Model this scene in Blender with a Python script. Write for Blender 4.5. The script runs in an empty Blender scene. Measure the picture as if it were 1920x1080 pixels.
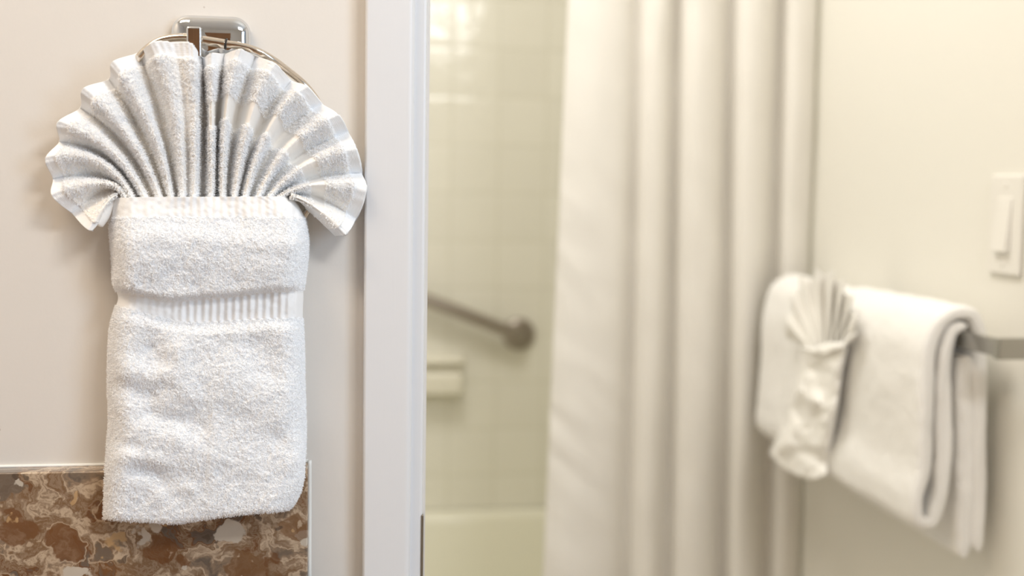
import bpy, bmesh, math
import numpy as np
from mathutils import Vector, Matrix

S = bpy.context.scene
COL = S.collection
PI = math.pi

# ------------------------------------------------------------------ camera
F = 2300.0                                   # focal length in pixels of the 1920 px wide frame
YAW, PITCH, ROLL = math.radians(8.7), math.radians(-4.94), math.radians(0.92)
CAM = np.array([0.0, -1.0, 1.2])
FWD = np.array([math.sin(YAW) * math.cos(PITCH), math.cos(YAW) * math.cos(PITCH), math.sin(PITCH)])
_r0 = np.array([math.cos(YAW), -math.sin(YAW), 0.0])
_u0 = np.cross(_r0, FWD)
RGT = _r0 * math.cos(ROLL) + _u0 * math.sin(ROLL)
UPV = -_r0 * math.sin(ROLL) + _u0 * math.cos(ROLL)
cd = bpy.data.cameras.new('camera')
cam = bpy.data.objects.new('camera', cd)
COL.objects.link(cam)
M3 = Matrix(((RGT[0], UPV[0], -FWD[0]), (RGT[1], UPV[1], -FWD[1]), (RGT[2], UPV[2], -FWD[2])))
cam.matrix_world = Matrix.Translation(Vector(CAM)) @ M3.to_4x4()
cd.sensor_width = 36.0
cd.lens = F / 1920 * 36.0
cd.clip_start = 0.02
cd.dof.use_dof = True
cd.dof.focus_distance = 0.965
cd.dof.aperture_fstop = 3.1
S.camera = cam

# ------------------------------------------------------------------ world, lights, exposure
w = bpy.data.worlds.new('world')
S.world = w
w.use_nodes = True
w.node_tree.nodes['Background'].inputs[0].default_value = (0.9, 0.95, 1.0, 1)
w.node_tree.nodes['Background'].inputs[1].default_value = 0.3
S.view_settings.view_transform = 'Standard'
S.view_settings.look = 'None'
S.view_settings.gamma = 1.0
S.view_settings.use_curve_mapping = False
S.view_settings.exposure = 0.0
S.cycles.max_bounces = 14
S.cycles.diffuse_bounces = 9


def area(name, loc, target, sx, sy, power, color):
    l = bpy.data.lights.new(name, 'AREA')
    l.shape = 'RECTANGLE'
    l.size, l.size_y = sx, sy
    l.energy = power
    l.color = color
    o = bpy.data.objects.new(name, l)
    COL.objects.link(o)
    o.location = loc
    o.rotation_euler = (Vector(target) - Vector(loc)).to_track_quat('-Z', 'Y').to_euler()
    return o


area('window_daylight', (1.46, -1.68, 1.55), (-0.2, 0.0, 1.2), 0.45, 1.0, 13.0, (0.60, 0.785, 1.0))
area('vanity_light', (-0.62, -0.6, 2.32), (-0.45, -0.1, 1.0), 0.7, 0.25, 10.8, (1.0, 0.82, 0.62))
area('ceiling_lamp', (0.63, -1.1, 2.02), (0.55, 1.1, 0.9), 0.45, 0.2, 9.5, (0.98, 0.97, 0.95))
area('bathroom_lamp', (0.06, 0.62, 2.38), (0.2, 0.75, 0.0), 0.5, 0.5, 15.2, (1.0, 0.965, 0.90))


# ------------------------------------------------------------------ pixel of the photograph -> point on a plane of the room
def at(px, py, axis, val):
    d = FWD + RGT * ((px - 960.0) / F) + UPV * ((540.0 - py) / F)
    t = (val - CAM[axis]) / d[axis]
    return CAM + d * t


def at_grid(px, py, axis, val):
    px, py, val = np.broadcast_arrays(np.asarray(px, float), np.asarray(py, float), np.asarray(val, float))
    d = FWD + RGT * ((px[..., None] - 960.0) / F) + UPV * ((540.0 - py[..., None]) / F)
    t = (val - CAM[axis]) / d[..., axis]
    return CAM + d * t[..., None]


XW = 0.8495          # right wall of the bathroom
YB = 1.75            # tiled back wall
YC = 1.05            # shower curtain line

# ------------------------------------------------------------------ materials


class NT:
    def __init__(self, name):
        self.m = bpy.data.materials.new(name)
        self.m.use_nodes = True
        self.t = self.m.node_tree
        self.b = self.t.nodes['Principled BSDF']
        self.out = self.t.nodes['Material Output']

    def n(self, typ, **kw):
        nd = self.t.nodes.new(typ)
        for k, v in kw.items():
            if k in nd.inputs:
                nd.inputs[k].default_value = v
            else:
                setattr(nd, k, v)
        return nd

    def l(self, a, b):
        self.t.links.new(a, b)

    def coord(self):
        return self.n('ShaderNodeTexCoord').outputs['Object']

    def noise(self, scale, detail=3, rough=0.5, vec=None, dist=0.0):
        nd = self.n('ShaderNodeTexNoise')
        nd.inputs['Scale'].default_value = scale
        nd.inputs['Detail'].default_value = detail
        nd.inputs['Roughness'].default_value = rough
        nd.inputs['Distortion'].default_value = dist
        if vec is not None:
            self.l(vec, nd.inputs['Vector'])
        return nd

    def ramp(self, fac, stops, interp='LINEAR'):
        r = self.n('ShaderNodeValToRGB')
        cr = r.color_ramp
        cr.interpolation = interp
        while len(cr.elements) < len(stops):
            cr.elements.new(0.5)
        for e, (p, c) in zip(cr.elements, stops):
            e.position = p
            e.color = (*c, 1) if len(c) == 3 else c
        self.l(fac, r.inputs['Fac'])
        return r.outputs['Color']

    def mapping(self, vec, scale=(1, 1, 1), loc=(0, 0, 0)):
        m = self.n('ShaderNodeMapping')
        m.inputs['Scale'].default_value = scale
        m.inputs['Location'].default_value = loc
        self.l(vec, m.inputs['Vector'])
        return m.outputs['Vector']

    def mix(self, fac, a, b, blend='MIX'):
        m = self.n('ShaderNodeMix', data_type='RGBA', blend_type=blend)
        for sock, v in ((m.inputs['Factor'], fac), (m.inputs['A'], a), (m.inputs['B'], b)):
            pass
        ins = [i for i in m.inputs]
        fs = [i for i in ins if i.type == 'VALUE'][0]
        cs = [i for i in ins if i.type == 'RGBA']
        for sock, v in ((fs, fac), (cs[0], a), (cs[1], b)):
            if isinstance(v, (int, float)):
                sock.default_value = v
            elif isinstance(v, tuple):
                sock.default_value = (*v, 1)
            else:
                self.l(v, sock)
        return [o for o in m.outputs if o.type == 'RGBA'][0]

    def math(self, op, a, b=None, c=None):
        m = self.n('ShaderNodeMath', operation=op)
        for i, v in enumerate((a, b, c)):
            if v is None:
                continue
            if isinstance(v, (int, float)):
                m.inputs[i].default_value = v
            else:
                self.l(v, m.inputs[i])
        return m.outputs[0]

    def bump(self, height, strength, dist):
        b = self.n('ShaderNodeBump')
        b.inputs['Strength'].default_value = strength
        b.inputs['Distance'].default_value = dist
        self.l(height, b.inputs['Height'])
        self.l(b.outputs['Normal'], self.b.inputs['Normal'])
        return b

    def base(self, col, rough, metal=0.0, spec=0.5):
        if isinstance(col, tuple):
            self.b.inputs['Base Color'].default_value = (*col, 1)
        else:
            self.l(col, self.b.inputs['Base Color'])
        self.b.inputs['Roughness'].default_value = rough
        self.b.inputs['Metallic'].default_value = metal
        self.b.inputs['Specular IOR Level'].default_value = spec


def mat_paint(name, col, rough=0.55, bscale=260.0, bstr=0.25, bdist=0.0006, specks=False):
    t = NT(name)
    v = t.coord()
    c = col
    if specks:
        vo = t.n('ShaderNodeTexVoronoi')
        vo.inputs['Scale'].default_value = 22.0
        t.l(t.mapping(v, (1, 0.001, 1)), vo.inputs['Vector'])
        f = t.math('LESS_THAN', vo.outputs['Distance'], 0.022)
        c = t.mix(t.math('MULTIPLY', f, 0.28), col, (0.25, 0.18, 0.12))
    t.base(c, rough, spec=0.35)
    n = t.noise(bscale, 3, 0.5, v)
    t.bump(n.outputs['Fac'], bstr, bdist)
    return t.m


def mat_trim():
    t = NT('white_gloss_trim_paint')
    v = t.coord()
    t.base((0.74, 0.752, 0.778), 0.32, spec=0.5)
    n = t.noise(420.0, 3, 0.6, t.mapping(v, (1, 1, 0.035)))
    n2 = t.noise(60.0, 2, 0.5, v)
    h = t.math('ADD', n.outputs['Fac'], n2.outputs['Fac'])
    t.bump(h, 0.12, 0.0004)
    return t.m


def mat_tile():
    t = NT('almond_glazed_tile')
    v = t.coord()
    sx = t.n('ShaderNodeSeparateXYZ')
    t.l(v, sx.inputs[0])
    P = 0.1075

    def cell(o, off):
        a = t.math('DIVIDE', t.math('ADD', o, 10.0 + off), P)
        fr = t.math('FRACT', a)
        d = t.math('MINIMUM', fr, t.math('SUBTRACT', 1.0, fr))
        return d, t.math('FLOOR', a)
    hsum = t.math('ADD', sx.outputs['X'], sx.outputs['Y'])
    dx, ix = cell(hsum, 0.012)
    dz, iz = cell(sx.outputs['Z'], 0.006)
    d = t.math('MINIMUM', dx, dz)
    g = t.ramp(d, [(0.0, (0, 0, 0)), (0.012, (0, 0, 0)), (0.03, (1, 1, 1))])
    cid = t.n('ShaderNodeCombineXYZ')
    t.l(ix, cid.inputs[0])
    t.l(iz, cid.inputs[1])
    wn = t.n('ShaderNodeTexWhiteNoise')
    t.l(cid.outputs[0], wn.inputs['Vector'])
    tint = t.mix(wn.outputs['Value'], (0.745, 0.73, 0.65), (0.775, 0.76, 0.68))
    col = t.mix(g, (0.69, 0.675, 0.585), tint)
    t.base(col, 0.16, spec=0.5)
    wob = t.noise(22.0, 2, 0.5, v)
    edge = t.ramp(d, [(0.0, (0, 0, 0)), (0.02, (0.2, 0.2, 0.2)), (0.10, (1, 1, 1))], 'EASE')
    h = t.math('ADD', t.math('MULTIPLY', edge, 0.5), t.math('MULTIPLY', wob.outputs['Fac'], 1.5))
    t.bump(h, 0.6, 0.0016)
    return t.m


def mat_ceramic(name, col, rough=0.15):
    t = NT(name)
    v = t.coord()
    n = t.noise(9.0, 2, 0.5, v)
    t.base(t.mix(n.outputs['Fac'], tuple(c * 0.985 for c in col), col), rough)
    return t.m


def mat_cloth(name, col, sheen=0.25, bscale=900.0, bstr=0.35, bdist=0.0008, trans=0.0):
    t = NT(name)
    v = t.coord()
    n0 = t.noise(35.0, 3, 0.5, v)
    t.base(t.mix(n0.outputs['Fac'], tuple(c * 0.985 for c in col), col), 0.92, spec=0.12)
    t.b.inputs['Sheen Weight'].default_value = sheen
    t.b.inputs['Sheen Roughness'].default_value = 0.5
    n = t.noise(bscale, 2, 0.6, v)
    t.bump(n.outputs['Fac'], bstr, bdist)
    if trans > 0:
        tr = t.n('ShaderNodeBsdfTranslucent')
        tr.inputs['Color'].default_value = (*col, 1)
        mx = t.n('ShaderNodeMixShader')
        mx.inputs[0].default_value = trans
        t.l(t.b.outputs[0], mx.inputs[1])
        t.l(tr.outputs[0], mx.inputs[2])
        t.l(mx.outputs[0], t.out.inputs['Surface'])
    return t.m


def mat_curtain():
    t = NT('ivory_jacquard_curtain_cloth')
    v = t.coord()
    t.base((0.835, 0.81, 0.765), 0.8, spec=0.2)
    t.b.inputs['Sheen Weight'].default_value = 0.2
    n = t.noise(45.0, 4, 0.6, t.mapping(v, (1, 0.3, 0.7)), 1.2)
    pat = t.ramp(n.outputs['Fac'], [(0.42, (0, 0, 0)), (0.58, (1, 1, 1))])
    wv = t.noise(700.0, 2, 0.5, v)
    t.bump(t.math('ADD', t.math('MULTIPLY', pat, 0.5), wv.outputs['Fac']), 0.3, 0.0006)
    tr = t.n('ShaderNodeBsdfTranslucent')
    tr.inputs['Color'].default_value = (0.84, 0.80, 0.72, 1)
    mx = t.n('ShaderNodeMixShader')
    mx.inputs[0].default_value = 0.12
    t.l(t.b.outputs[0], mx.inputs[1])
    t.l(tr.outputs[0], mx.inputs[2])
    t.l(mx.outputs[0], t.out.inputs['Surface'])
    return t.m


def mat_metal(name, col, rough, brushed=False):
    t = NT(name)
    t.base(col, rough, 1.0)
    if brushed:
        n = t.noise(500.0, 2, 0.5, t.coord())
        t.bump(n.outputs['Fac'], 0.08, 0.0003)
    return t.m


def mat_plain(name, col, rough=0.5):
    t = NT(name)
    n = t.noise(60.0, 2, 0.5, t.coord())
    t.base(t.mix(n.outputs['Fac'], tuple(c * 0.96 for c in col), col), rough)
    return t.m


def mat_wood():
    t = NT('brown_wood_veneer')
    v = t.mapping(t.coord(), (18, 18, 1.2))
    n = t.noise(3.0, 6, 0.6, v, 1.5)
    t.base(t.ramp(n.outputs['Fac'], [(0.3, (0.20, 0.085, 0.03)), (0.7, (0.42, 0.20, 0.08))]), 0.4)
    return t.m


def mat_stone():
    t = NT('brown_breccia_stone')
    v = t.coord()
    # fold the coordinates so that the pebbles bend and smear
    n1 = t.noise(26.0, 4, 0.55, v)
    n2 = t.noise(90.0, 3, 0.5, v)

    def warp(vec, nz, amt):
        s = t.n('ShaderNodeVectorMath', operation='SUBTRACT')
        t.l(nz.outputs['Color'], s.inputs[0])
        s.inputs[1].default_value = (0.5, 0.5, 0.5)
        m = t.n('ShaderNodeVectorMath', operation='SCALE')
        t.l(s.outputs[0], m.inputs[0])
        m.inputs['Scale'].default_value = amt
        a = t.n('ShaderNodeVectorMath', operation='ADD')
        t.l(vec, a.inputs[0])
        t.l(m.outputs[0], a.inputs[1])
        return a.outputs[0]
    vw = warp(warp(v, n1, 0.055), n2, 0.010)
    vw2 = warp(warp(t.mapping(v, (1, 1, 1), (3.1, 0.7, 1.9)), n1, 0.04), n2, 0.016)

    def voro(vec, scale, feature='F1'):
        vo = t.n('ShaderNodeTexVoronoi', feature=feature)
        vo.inputs['Scale'].default_value = scale
        t.l(vec, vo.inputs['Vector'])
        return vo

    brown, dbrown = (0.165, 0.072, 0.029), (0.085, 0.060, 0.045)
    taupe, grey = (0.30, 0.215, 0.145), (0.15, 0.12, 0.095)
    tan, cream, white = (0.55, 0.36, 0.18), (0.55, 0.43, 0.31), (0.66, 0.60, 0.51)
    # smeared matrix of taupe, brown and grey swirls
    sw = t.noise(19.0, 5, 0.6, vw2, 0.9)
    matrix = t.ramp(sw.outputs['Fac'], [(0.30, dbrown), (0.39, grey), (0.44, brown), (0.475, taupe), (0.50, (0.20, 0.115, 0.06)), (0.535, taupe),
                                        (0.57, cream), (0.60, taupe), (0.66, grey), (0.72, brown)])
    # large round pebbles, most of them brown
    A = voro(vw, 25.0)
    sep = t.n('ShaderNodeSeparateColor')
    t.l(A.outputs['Color'], sep.inputs[0])
    peb = t.ramp(sep.outputs[0], [(0.0, brown), (0.38, (0.20, 0.105, 0.05)), (0.55, tan), (0.68, grey), (0.78, brown)], 'CONSTANT')
    mottled = t.mix(t.math('MULTIPLY', sw.outputs['Fac'], 0.35), peb, matrix)
    size = t.math('MULTIPLY_ADD', sep.outputs[1], 0.30, 0.21)
    delta = t.math('SUBTRACT', A.outputs['Distance'], size)

    def sstep(val, lo, hi):
        m = t.n('ShaderNodeMapRange', interpolation_type='SMOOTHSTEP')
        t.l(val, m.inputs['Value'])
        m.inputs['From Min'].default_value = lo
        m.inputs['From Max'].default_value = hi
        m.inputs['To Min'].default_value = 1.0
        m.inputs['To Max'].default_value = 0.0
        return m.outputs[0]
    c1 = t.mix(sstep(delta, -0.03, 0.03), matrix, mottled)
    # a pale halo round some of the pebbles
    halo = t.math('MULTIPLY', sstep(t.math('ABSOLUTE', t.math('SUBTRACT', delta, 0.035)), 0.0, 0.035), t.math('GREATER_THAN', sep.outputs[2], 0.5))
    c1 = t.mix(t.math('MULTIPLY', halo, 0.7), c1, cream)
    # pale chips and shards between them
    B = voro(vw2, 34.0)
    sb = t.n('ShaderNodeSeparateColor')
    t.l(B.outputs['Color'], sb.inputs[0])
    chip = t.math('MULTIPLY', t.math('GREATER_THAN', sb.outputs[0], 0.58), sstep(t.math('SUBTRACT', B.outputs['Distance'], t.math('MULTIPLY_ADD', sb.outputs[2], 0.22, 0.20)), -0.04, 0.03))
    chipc = t.ramp(sb.outputs[1], [(0.0, white), (0.5, cream), (0.72, tan), (0.88, white)], 'CONSTANT')
    chipm = t.mix(t.math('MULTIPLY', sw.outputs['Fac'], 0.3), chipc, grey)
    c2 = t.mix(t.math('MULTIPLY', chip, t.math('MULTIPLY_ADD', sstep(delta, -0.03, 0.03), -0.75, 0.95)), c1, chipm)
    # small fragments
    Cc = voro(vw2, 95.0)
    sc = t.n('ShaderNodeSeparateColor')
    t.l(Cc.outputs['Color'], sc.inputs[0])
    fr = t.math('MULTIPLY', t.math('GREATER_THAN', sc.outputs[0], 0.80), sstep(Cc.outputs['Distance'], 0.22, 0.36))
    frc = t.ramp(sc.outputs[1], [(0.0, cream), (0.4, dbrown), (0.6, white), (0.75, tan)], 'CONSTANT')
    c3 = t.mix(t.math('MULTIPLY', fr, 0.75), c2, frc)
    t.base(c3, 0.12, spec=0.5)
    t.b.inputs['Coat Weight'].default_value = 0.2
    return t.m


M_WALL = mat_paint('warm_white_wall_paint', (0.755, 0.727, 0.69), 0.5, 300, 0.12, 0.0005, specks=True)
M_CREAM = mat_paint('cream_wall_paint', (0.795, 0.78, 0.725), 0.5, 200, 0.12, 0.0005)
M_CEIL = mat_paint('ceiling_paint', (0.85, 0.83, 0.79), 0.8)
M_FLOOR = mat_paint('beige_floor', (0.62, 0.56, 0.49), 0.4)
M_TRIM = mat_trim()
M_TILE = mat_tile()
M_TUB = mat_ceramic('almond_tub_enamel', (0.76, 0.745, 0.63), 0.14)
M_DISH = mat_ceramic('almond_ceramic', (0.75, 0.725, 0.62), 0.15)
M_TERRY = mat_cloth('white_terry_cotton', (0.925, 0.945, 0.97), 0.3, 1200, 0.4, 0.0006)
M_FAN_WARM = mat_cloth('white_fan_cotton_warm_bounce', (0.95, 0.935, 0.908), 0.3, 1200, 0.35, 0.0005)  # white fan cotton; warm light bounced between its pleats is painted in as cream
M_LOOP = mat_cloth('white_terry_loops', (0.96, 0.975, 1.0), 0.2, 200, 0.0, 0.0001)
M_BATH = mat_cloth('ivory_terry_cotton', (0.885, 0.875, 0.855), 0.3, 420, 0.7, 0.002)
M_FLUFF = mat_cloth('white_washcloth_cotton', (0.89, 0.875, 0.84), 0.3, 420, 0.6, 0.0015)
M_CURT = mat_curtain()
M_CHROME = mat_metal('polished_chrome', (0.74, 0.76, 0.78), 0.05)
M_NICKEL = mat_metal('warm_nickel_ring', (0.74, 0.67, 0.58), 0.16)
M_BAR = mat_metal('satin_steel', (0.38, 0.34, 0.30), 0.33, True)
M_TBAR = mat_metal('brushed_chrome', (0.42, 0.41, 0.385), 0.22, True)
M_RUBBER = mat_plain('black_rubber', (0.012, 0.012, 0.012), 0.5)
M_BRONZE = mat_metal('dark_bronze', (0.30, 0.26, 0.20), 0.4)
M_SWITCH = mat_plain('white_switch_plastic', (0.82, 0.80, 0.755), 0.3)
M_CAULK = mat_plain('white_caulk', (0.86, 0.88, 0.87), 0.35)
M_STONE = mat_stone()
M_WOOD = mat_wood()


# ------------------------------------------------------------------ mesh helpers
def tag(o, label=None, cat=None, group=None, kind=None):
    for k, v in (('label', label), ('category', cat), ('group', group), ('kind', kind)):
        if v:
            o[k] = v
    return o


def empty(name, loc, label=None, cat=None, group=None, kind=None):
    o = bpy.data.objects.new(name, None)
    o.empty_display_size = 0.05
    COL.objects.link(o)
    o.location = loc
    bpy.context.view_layer.update()
    return tag(o, label, cat, group, kind)


def link(name, me, mat, parent=None, smooth=True, loops_from=None):
    if mat and not me.materials:
        me.materials.append(mat)
    if loops_from is not None:
        me.materials.append(M_LOOP)
        mi = np.zeros(len(me.polygons), dtype=np.int32)
        mi[loops_from:] = 1
        me.polygons.foreach_set('material_index', mi)
        smooth = False
        me.polygons.foreach_set('use_smooth', mi == 0)
    if smooth:
        me.polygons.foreach_set('use_smooth', [True] * len(me.polygons))
    o = bpy.data.objects.new(name, me)
    COL.objects.link(o)
    if parent is not None:
        o.parent = parent
        o.matrix_parent_inverse = Matrix.Translation(parent.location).inverted()
    return o


def from_bm(name, bm, mat, parent=None, smooth=False, bevel=0.0, seg=3):
    bmesh.ops.recalc_face_normals(bm, faces=bm.faces)
    me = bpy.data.meshes.new(name)
    bm.to_mesh(me)
    bm.free()
    o = link(name, me, mat, parent, smooth)
    if bevel > 0:
        b = o.modifiers.new('bevel', 'BEVEL')
        b.width = bevel
        b.segments = seg
        b.limit_method = 'ANGLE'
        b.harden_normals = False
        me.polygons.foreach_set('use_smooth', [True] * len(me.polygons))
        wn = o.modifiers.new('wn', 'WEIGHTED_NORMAL')
        wn.keep_sharp = True
    return o


def add_box(bm, x0, x1, y0, y1, z0, z1):
    v = [bm.verts.new((x, y, z)) for x in (x0, x1) for y in (y0, y1) for z in (z0, z1)]
    for f in ((0, 1, 3, 2), (4, 6, 7, 5), (0, 4, 5, 1), (2, 3, 7, 6), (0, 2, 6, 4), (1, 5, 7, 3)):
        bm.faces.new([v[i] for i in f])


def box(name, x0, x1, y0, y1, z0, z1, mat, parent=None, bevel=0.0, seg=3):
    bm = bmesh.new()
    add_box(bm, x0, x1, y0, y1, z0, z1)
    return from_bm(name, bm, mat, parent, False, bevel, seg)


def tube_bm(bm, pts, rad, n=16, closed=False, caps=True):
    pts = [Vector(p) for p in pts]
    N = len(pts)
    rads = rad if hasattr(rad, '__len__') else [rad] * N
    rings = []
    up = None
    for i, p in enumerate(pts):
        a = pts[(i - 1) % N] if (closed or i > 0) else p
        b = pts[(i + 1) % N] if (closed or i < N - 1) else p
        t = (b - a).normalized()
        if up is None:
            up = t.orthogonal().normalized()
        up = (up - t * up.dot(t)).normalized()
        s = t.cross(up)
        rings.append([bm.verts.new(p + (up * math.cos(k * 2 * PI / n) + s * math.sin(k * 2 * PI / n)) * rads[i])
                      for k in range(n)])
    for i in range(N if closed else N - 1):
        A, B = rings[i], rings[(i + 1) % N]
        for k in range(n):
            bm.faces.new((A[k], A[(k + 1) % n], B[(k + 1) % n], B[k]))
    if caps and not closed:
        bm.faces.new(rings[0][::-1])
        bm.faces.new(rings[-1])
    return rings


def lathe_bm(bm, origin, axis, prof, n=32):
    """prof: list of (distance along axis, radius)"""
    ax = Vector(axis).normalized()
    e1 = ax.orthogonal().normalized()
    e2 = ax.cross(e1)
    o = Vector(origin)
    rings = []
    for h, r in prof:
        rings.append([bm.verts.new(o + ax * h + (e1 * math.cos(2 * PI * k / n) + e2 * math.sin(2 * PI * k / n)) * max(r, 1e-5))
                      for k in range(n)])
    for A, B in zip(rings, rings[1:]):
        for k in range(n):
            bm.faces.new((A[k], A[(k + 1) % n], B[(k + 1) % n], B[k]))
    bm.faces.new(rings[0][::-1])
    bm.faces.new(rings[-1])


def grid_arrays(P, closed_u=False):
    """P: (H, W, 3) -> verts, quads"""
    H, W = P.shape[:2]
    idx = np.arange(H * W).reshape(H, W)
    if closed_u:
        idx = np.concatenate([idx, idx[:, :1]], 1)
    a, b, c, d = idx[:-1, :-1], idx[:-1, 1:], idx[1:, 1:], idx[1:, :-1]
    return P.reshape(-1, 3), np.stack([a, b, c, d], -1).reshape(-1, 4)


def mesh_np(name, chunks):
    """chunks: list of (verts (n,3), quads (m,4))"""
    vs, qs, off = [], [], 0
    for v, q in chunks:
        vs.append(v)
        qs.append(q + off)
        off += len(v)
    V = np.concatenate(vs).astype(np.float32)
    Q = np.concatenate(qs).astype(np.int32)
    me = bpy.data.meshes.new(name)
    me.vertices.add(len(V))
    me.vertices.foreach_set('co', V.ravel())
    me.loops.add(Q.size)
    me.loops.foreach_set('vertex_index', Q.ravel())
    me.polygons.add(len(Q))
    me.polygons.foreach_set('loop_start', np.arange(0, Q.size, 4, dtype=np.int32))
    me.polygons.foreach_set('loop_total', np.full(len(Q), 4, dtype=np.int32))
    me.update(calc_edges=True)
    me.validate()
    return me


def normals_of(P, toward):
    du = np.gradient(P, axis=1)
    dv = np.gradient(P, axis=0)
    n = np.cross(du, dv)
    n /= np.linalg.norm(n, axis=-1, keepdims=True) + 1e-12
    if (n @ np.asarray(toward)).mean() < 0:
        n = -n
    return n


def pile(P, N, mask, count, length, width, seed, lean=1.1, grav=0.3):
    """terry loops: short bent three-sided threads standing on the cloth"""
    rng = np.random.default_rng(seed)
    H, W = P.shape[:2]
    a = np.linalg.norm(np.cross(P[:-1, 1:] - P[:-1, :-1], P[1:, :-1] - P[:-1, :-1]), axis=-1) * mask[:-1, :-1]
    p = (a / a.sum()).ravel()
    f = rng.choice(p.size, count, p=p)
    i, j = np.divmod(f, W - 1)
    s, t = rng.random((2, count))

    def lerp(A):
        return (A[i, j] * ((1 - s) * (1 - t))[:, None] + A[i, j + 1] * (s * (1 - t))[:, None]
                + A[i + 1, j] * ((1 - s) * t)[:, None] + A[i + 1, j + 1] * (s * t)[:, None])
    root, nn = lerp(P), lerp(N)
    rnd = rng.normal(size=(count, 3))
    d = nn + rnd * lean * 0.55
    d[:, 2] -= grav
    d /= np.linalg.norm(d, axis=1, keepdims=True)
    L = length * rng.uniform(0.6, 1.3, count)[:, None]
    d2 = d * 0.4 + rng.normal(size=(count, 3)) * 0.75
    d2 /= np.linalg.norm(d2, axis=1, keepdims=True)
    mid = root + d * L * 0.55
    tip = mid + d2 * L * 0.55
    root = root - nn * 0.0004
    e1 = np.cross(d, rng.normal(size=(count, 3)))
    e1 /= np.linalg.norm(e1, axis=1, keepdims=True)
    e2 = np.cross(d, e1)
    V = np.empty((count, 9, 3))
    for r, (c, wd) in enumerate(((root, width), (mid, width), (tip, width * 0.7))):
        for k in range(3):
            ang = 2 * PI * k / 3
            V[:, r * 3 + k] = c + (e1 * math.cos(ang) + e2 * math.sin(ang)) * wd
    base = (np.arange(count) * 9)[:, None, None]
    q = np.array([[0, 1, 4, 3], [1, 2, 5, 4], [2, 0, 3, 5], [3, 4, 7, 6], [4, 5, 8, 7], [5, 3, 6, 8]])[None]
    return V.reshape(-1, 3), (base + q).reshape(-1, 4)


def smooth01(x):
    x = np.clip(x, 0, 1)
    return x * x * (3 - 2 * x)


def interp_cr(xs, ys, x):
    """smooth monotone-ish cubic through control points (finite-difference tangents)"""
    xs, ys, x = np.asarray(xs, float), np.asarray(ys, float), np.asarray(x, float)
    m = np.gradient(ys, xs)
    k = np.clip(np.searchsorted(xs, x, side='right') - 1, 0, len(xs) - 2)
    h = xs[k + 1] - xs[k]
    t = np.clip((x - xs[k]) / h, 0, 1)
    return ((2 * t ** 3 - 3 * t ** 2 + 1) * ys[k] + (t ** 3 - 2 * t ** 2 + t) * h * m[k]
            + (-2 * t ** 3 + 3 * t ** 2) * ys[k + 1] + (t ** 3 - t ** 2) * h * m[k + 1])


def vnoise(shape, cells, seed):
    """smooth value noise on a grid, cells = (rows, cols)"""
    rng = np.random.default_rng(seed)
    g = rng.uniform(-1, 1, (cells[0] + 2, cells[1] + 2))
    y = np.linspace(0, cells[0], shape[0])
    x = np.linspace(0, cells[1], shape[1])
    iy, ix = y.astype(int), x.astype(int)
    fy, fx = smooth01(y - iy)[:, None], smooth01(x - ix)[None]
    a = g[np.ix_(iy, ix)]
    b = g[np.ix_(iy, ix + 1)]
    c = g[np.ix_(iy + 1, ix)]
    d = g[np.ix_(iy + 1, ix + 1)]
    return (a * (1 - fx) + b * fx) * (1 - fy) + (c * (1 - fx) + d * fx) * fy


def noise_at(x, y, seed):
    """smooth value noise at any coordinates"""
    g = np.random.default_rng(seed).uniform(-1, 1, (64, 64))
    x, y = np.broadcast_arrays(x, y)
    ix, iy = np.floor(x).astype(int), np.floor(y).astype(int)
    fx, fy = smooth01(x - ix), smooth01(y - iy)
    a, b = g[ix % 64, iy % 64], g[(ix + 1) % 64, iy % 64]
    c, d = g[ix % 64, (iy + 1) % 64], g[(ix + 1) % 64, (iy + 1) % 64]
    return (a * (1 - fx) + b * fx) * (1 - fy) + (c * (1 - fx) + d * fx) * fy


# ------------------------------------------------------------------ setting
def struct(o):
    o['kind'] = 'structure'
    return o


WT = 0.115                                   # thickness of the wall the doorway is cut in
OX0, OX1, OZ = 0.083, 0.815, 2.03            # door opening
NX0, NX1, NY = -1.25, 1.5, -2.6              # the vanity room
BX0 = -0.68                                  # left end of the bathroom
CZ = 2.42

bm = bmesh.new()
add_box(bm, NX0, OX0, 0.0, WT, 0, CZ)
add_box(bm, OX1, NX1, 0.0, WT, 0, CZ)
add_box(bm, OX0, OX1, 0.0, WT, OZ, CZ)
struct(from_bm('wall_front', bm, M_WALL))
struct(box('wall_right', XW, XW + 0.1, WT, YB + 0.1, 0, CZ, M_CREAM))
struct(box('wall_back', BX0 - 0.1, XW, YB, YB + 0.1, 0, CZ, M_TILE))
struct(box('wall_left', BX0 - 0.1, BX0, WT, YB, 0, CZ, M_CREAM))
struct(box('wall_vanity_left', NX0 - 0.1, NX0, NY, WT, 0, CZ, M_WALL))
struct(box('wall_vanity_back', NX0 - 0.1, NX1 + 0.1, NY - 0.1, NY, 0, CZ, M_WALL))
bm = bmesh.new()
for a in ((NX1, NX1 + 0.1, NY, -1.85, 0, CZ), (NX1, NX1 + 0.1, -0.85, WT, 0, CZ),
          (NX1, NX1 + 0.1, -1.85, -0.85, 0, 0.95), (NX1, NX1 + 0.1, -1.85, -0.85, 2.1, CZ)):
    add_box(bm, *a)
struct(from_bm('wall_vanity_right', bm, M_WALL))
struct(box('floor', NX0 - 0.1, NX1 + 0.1, NY - 0.1, YB + 0.1, -0.1, 0, M_FLOOR))
struct(box('ceiling', NX0 - 0.1, NX1 + 0.1, NY - 0.1, YB + 0.1, CZ, CZ + 0.1, M_CEIL))
struct(box('door_2', -0.85, 0.0, NY, NY + 0.035, 0.01, 2.03, M_WOOD, None, 0.004))

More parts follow.
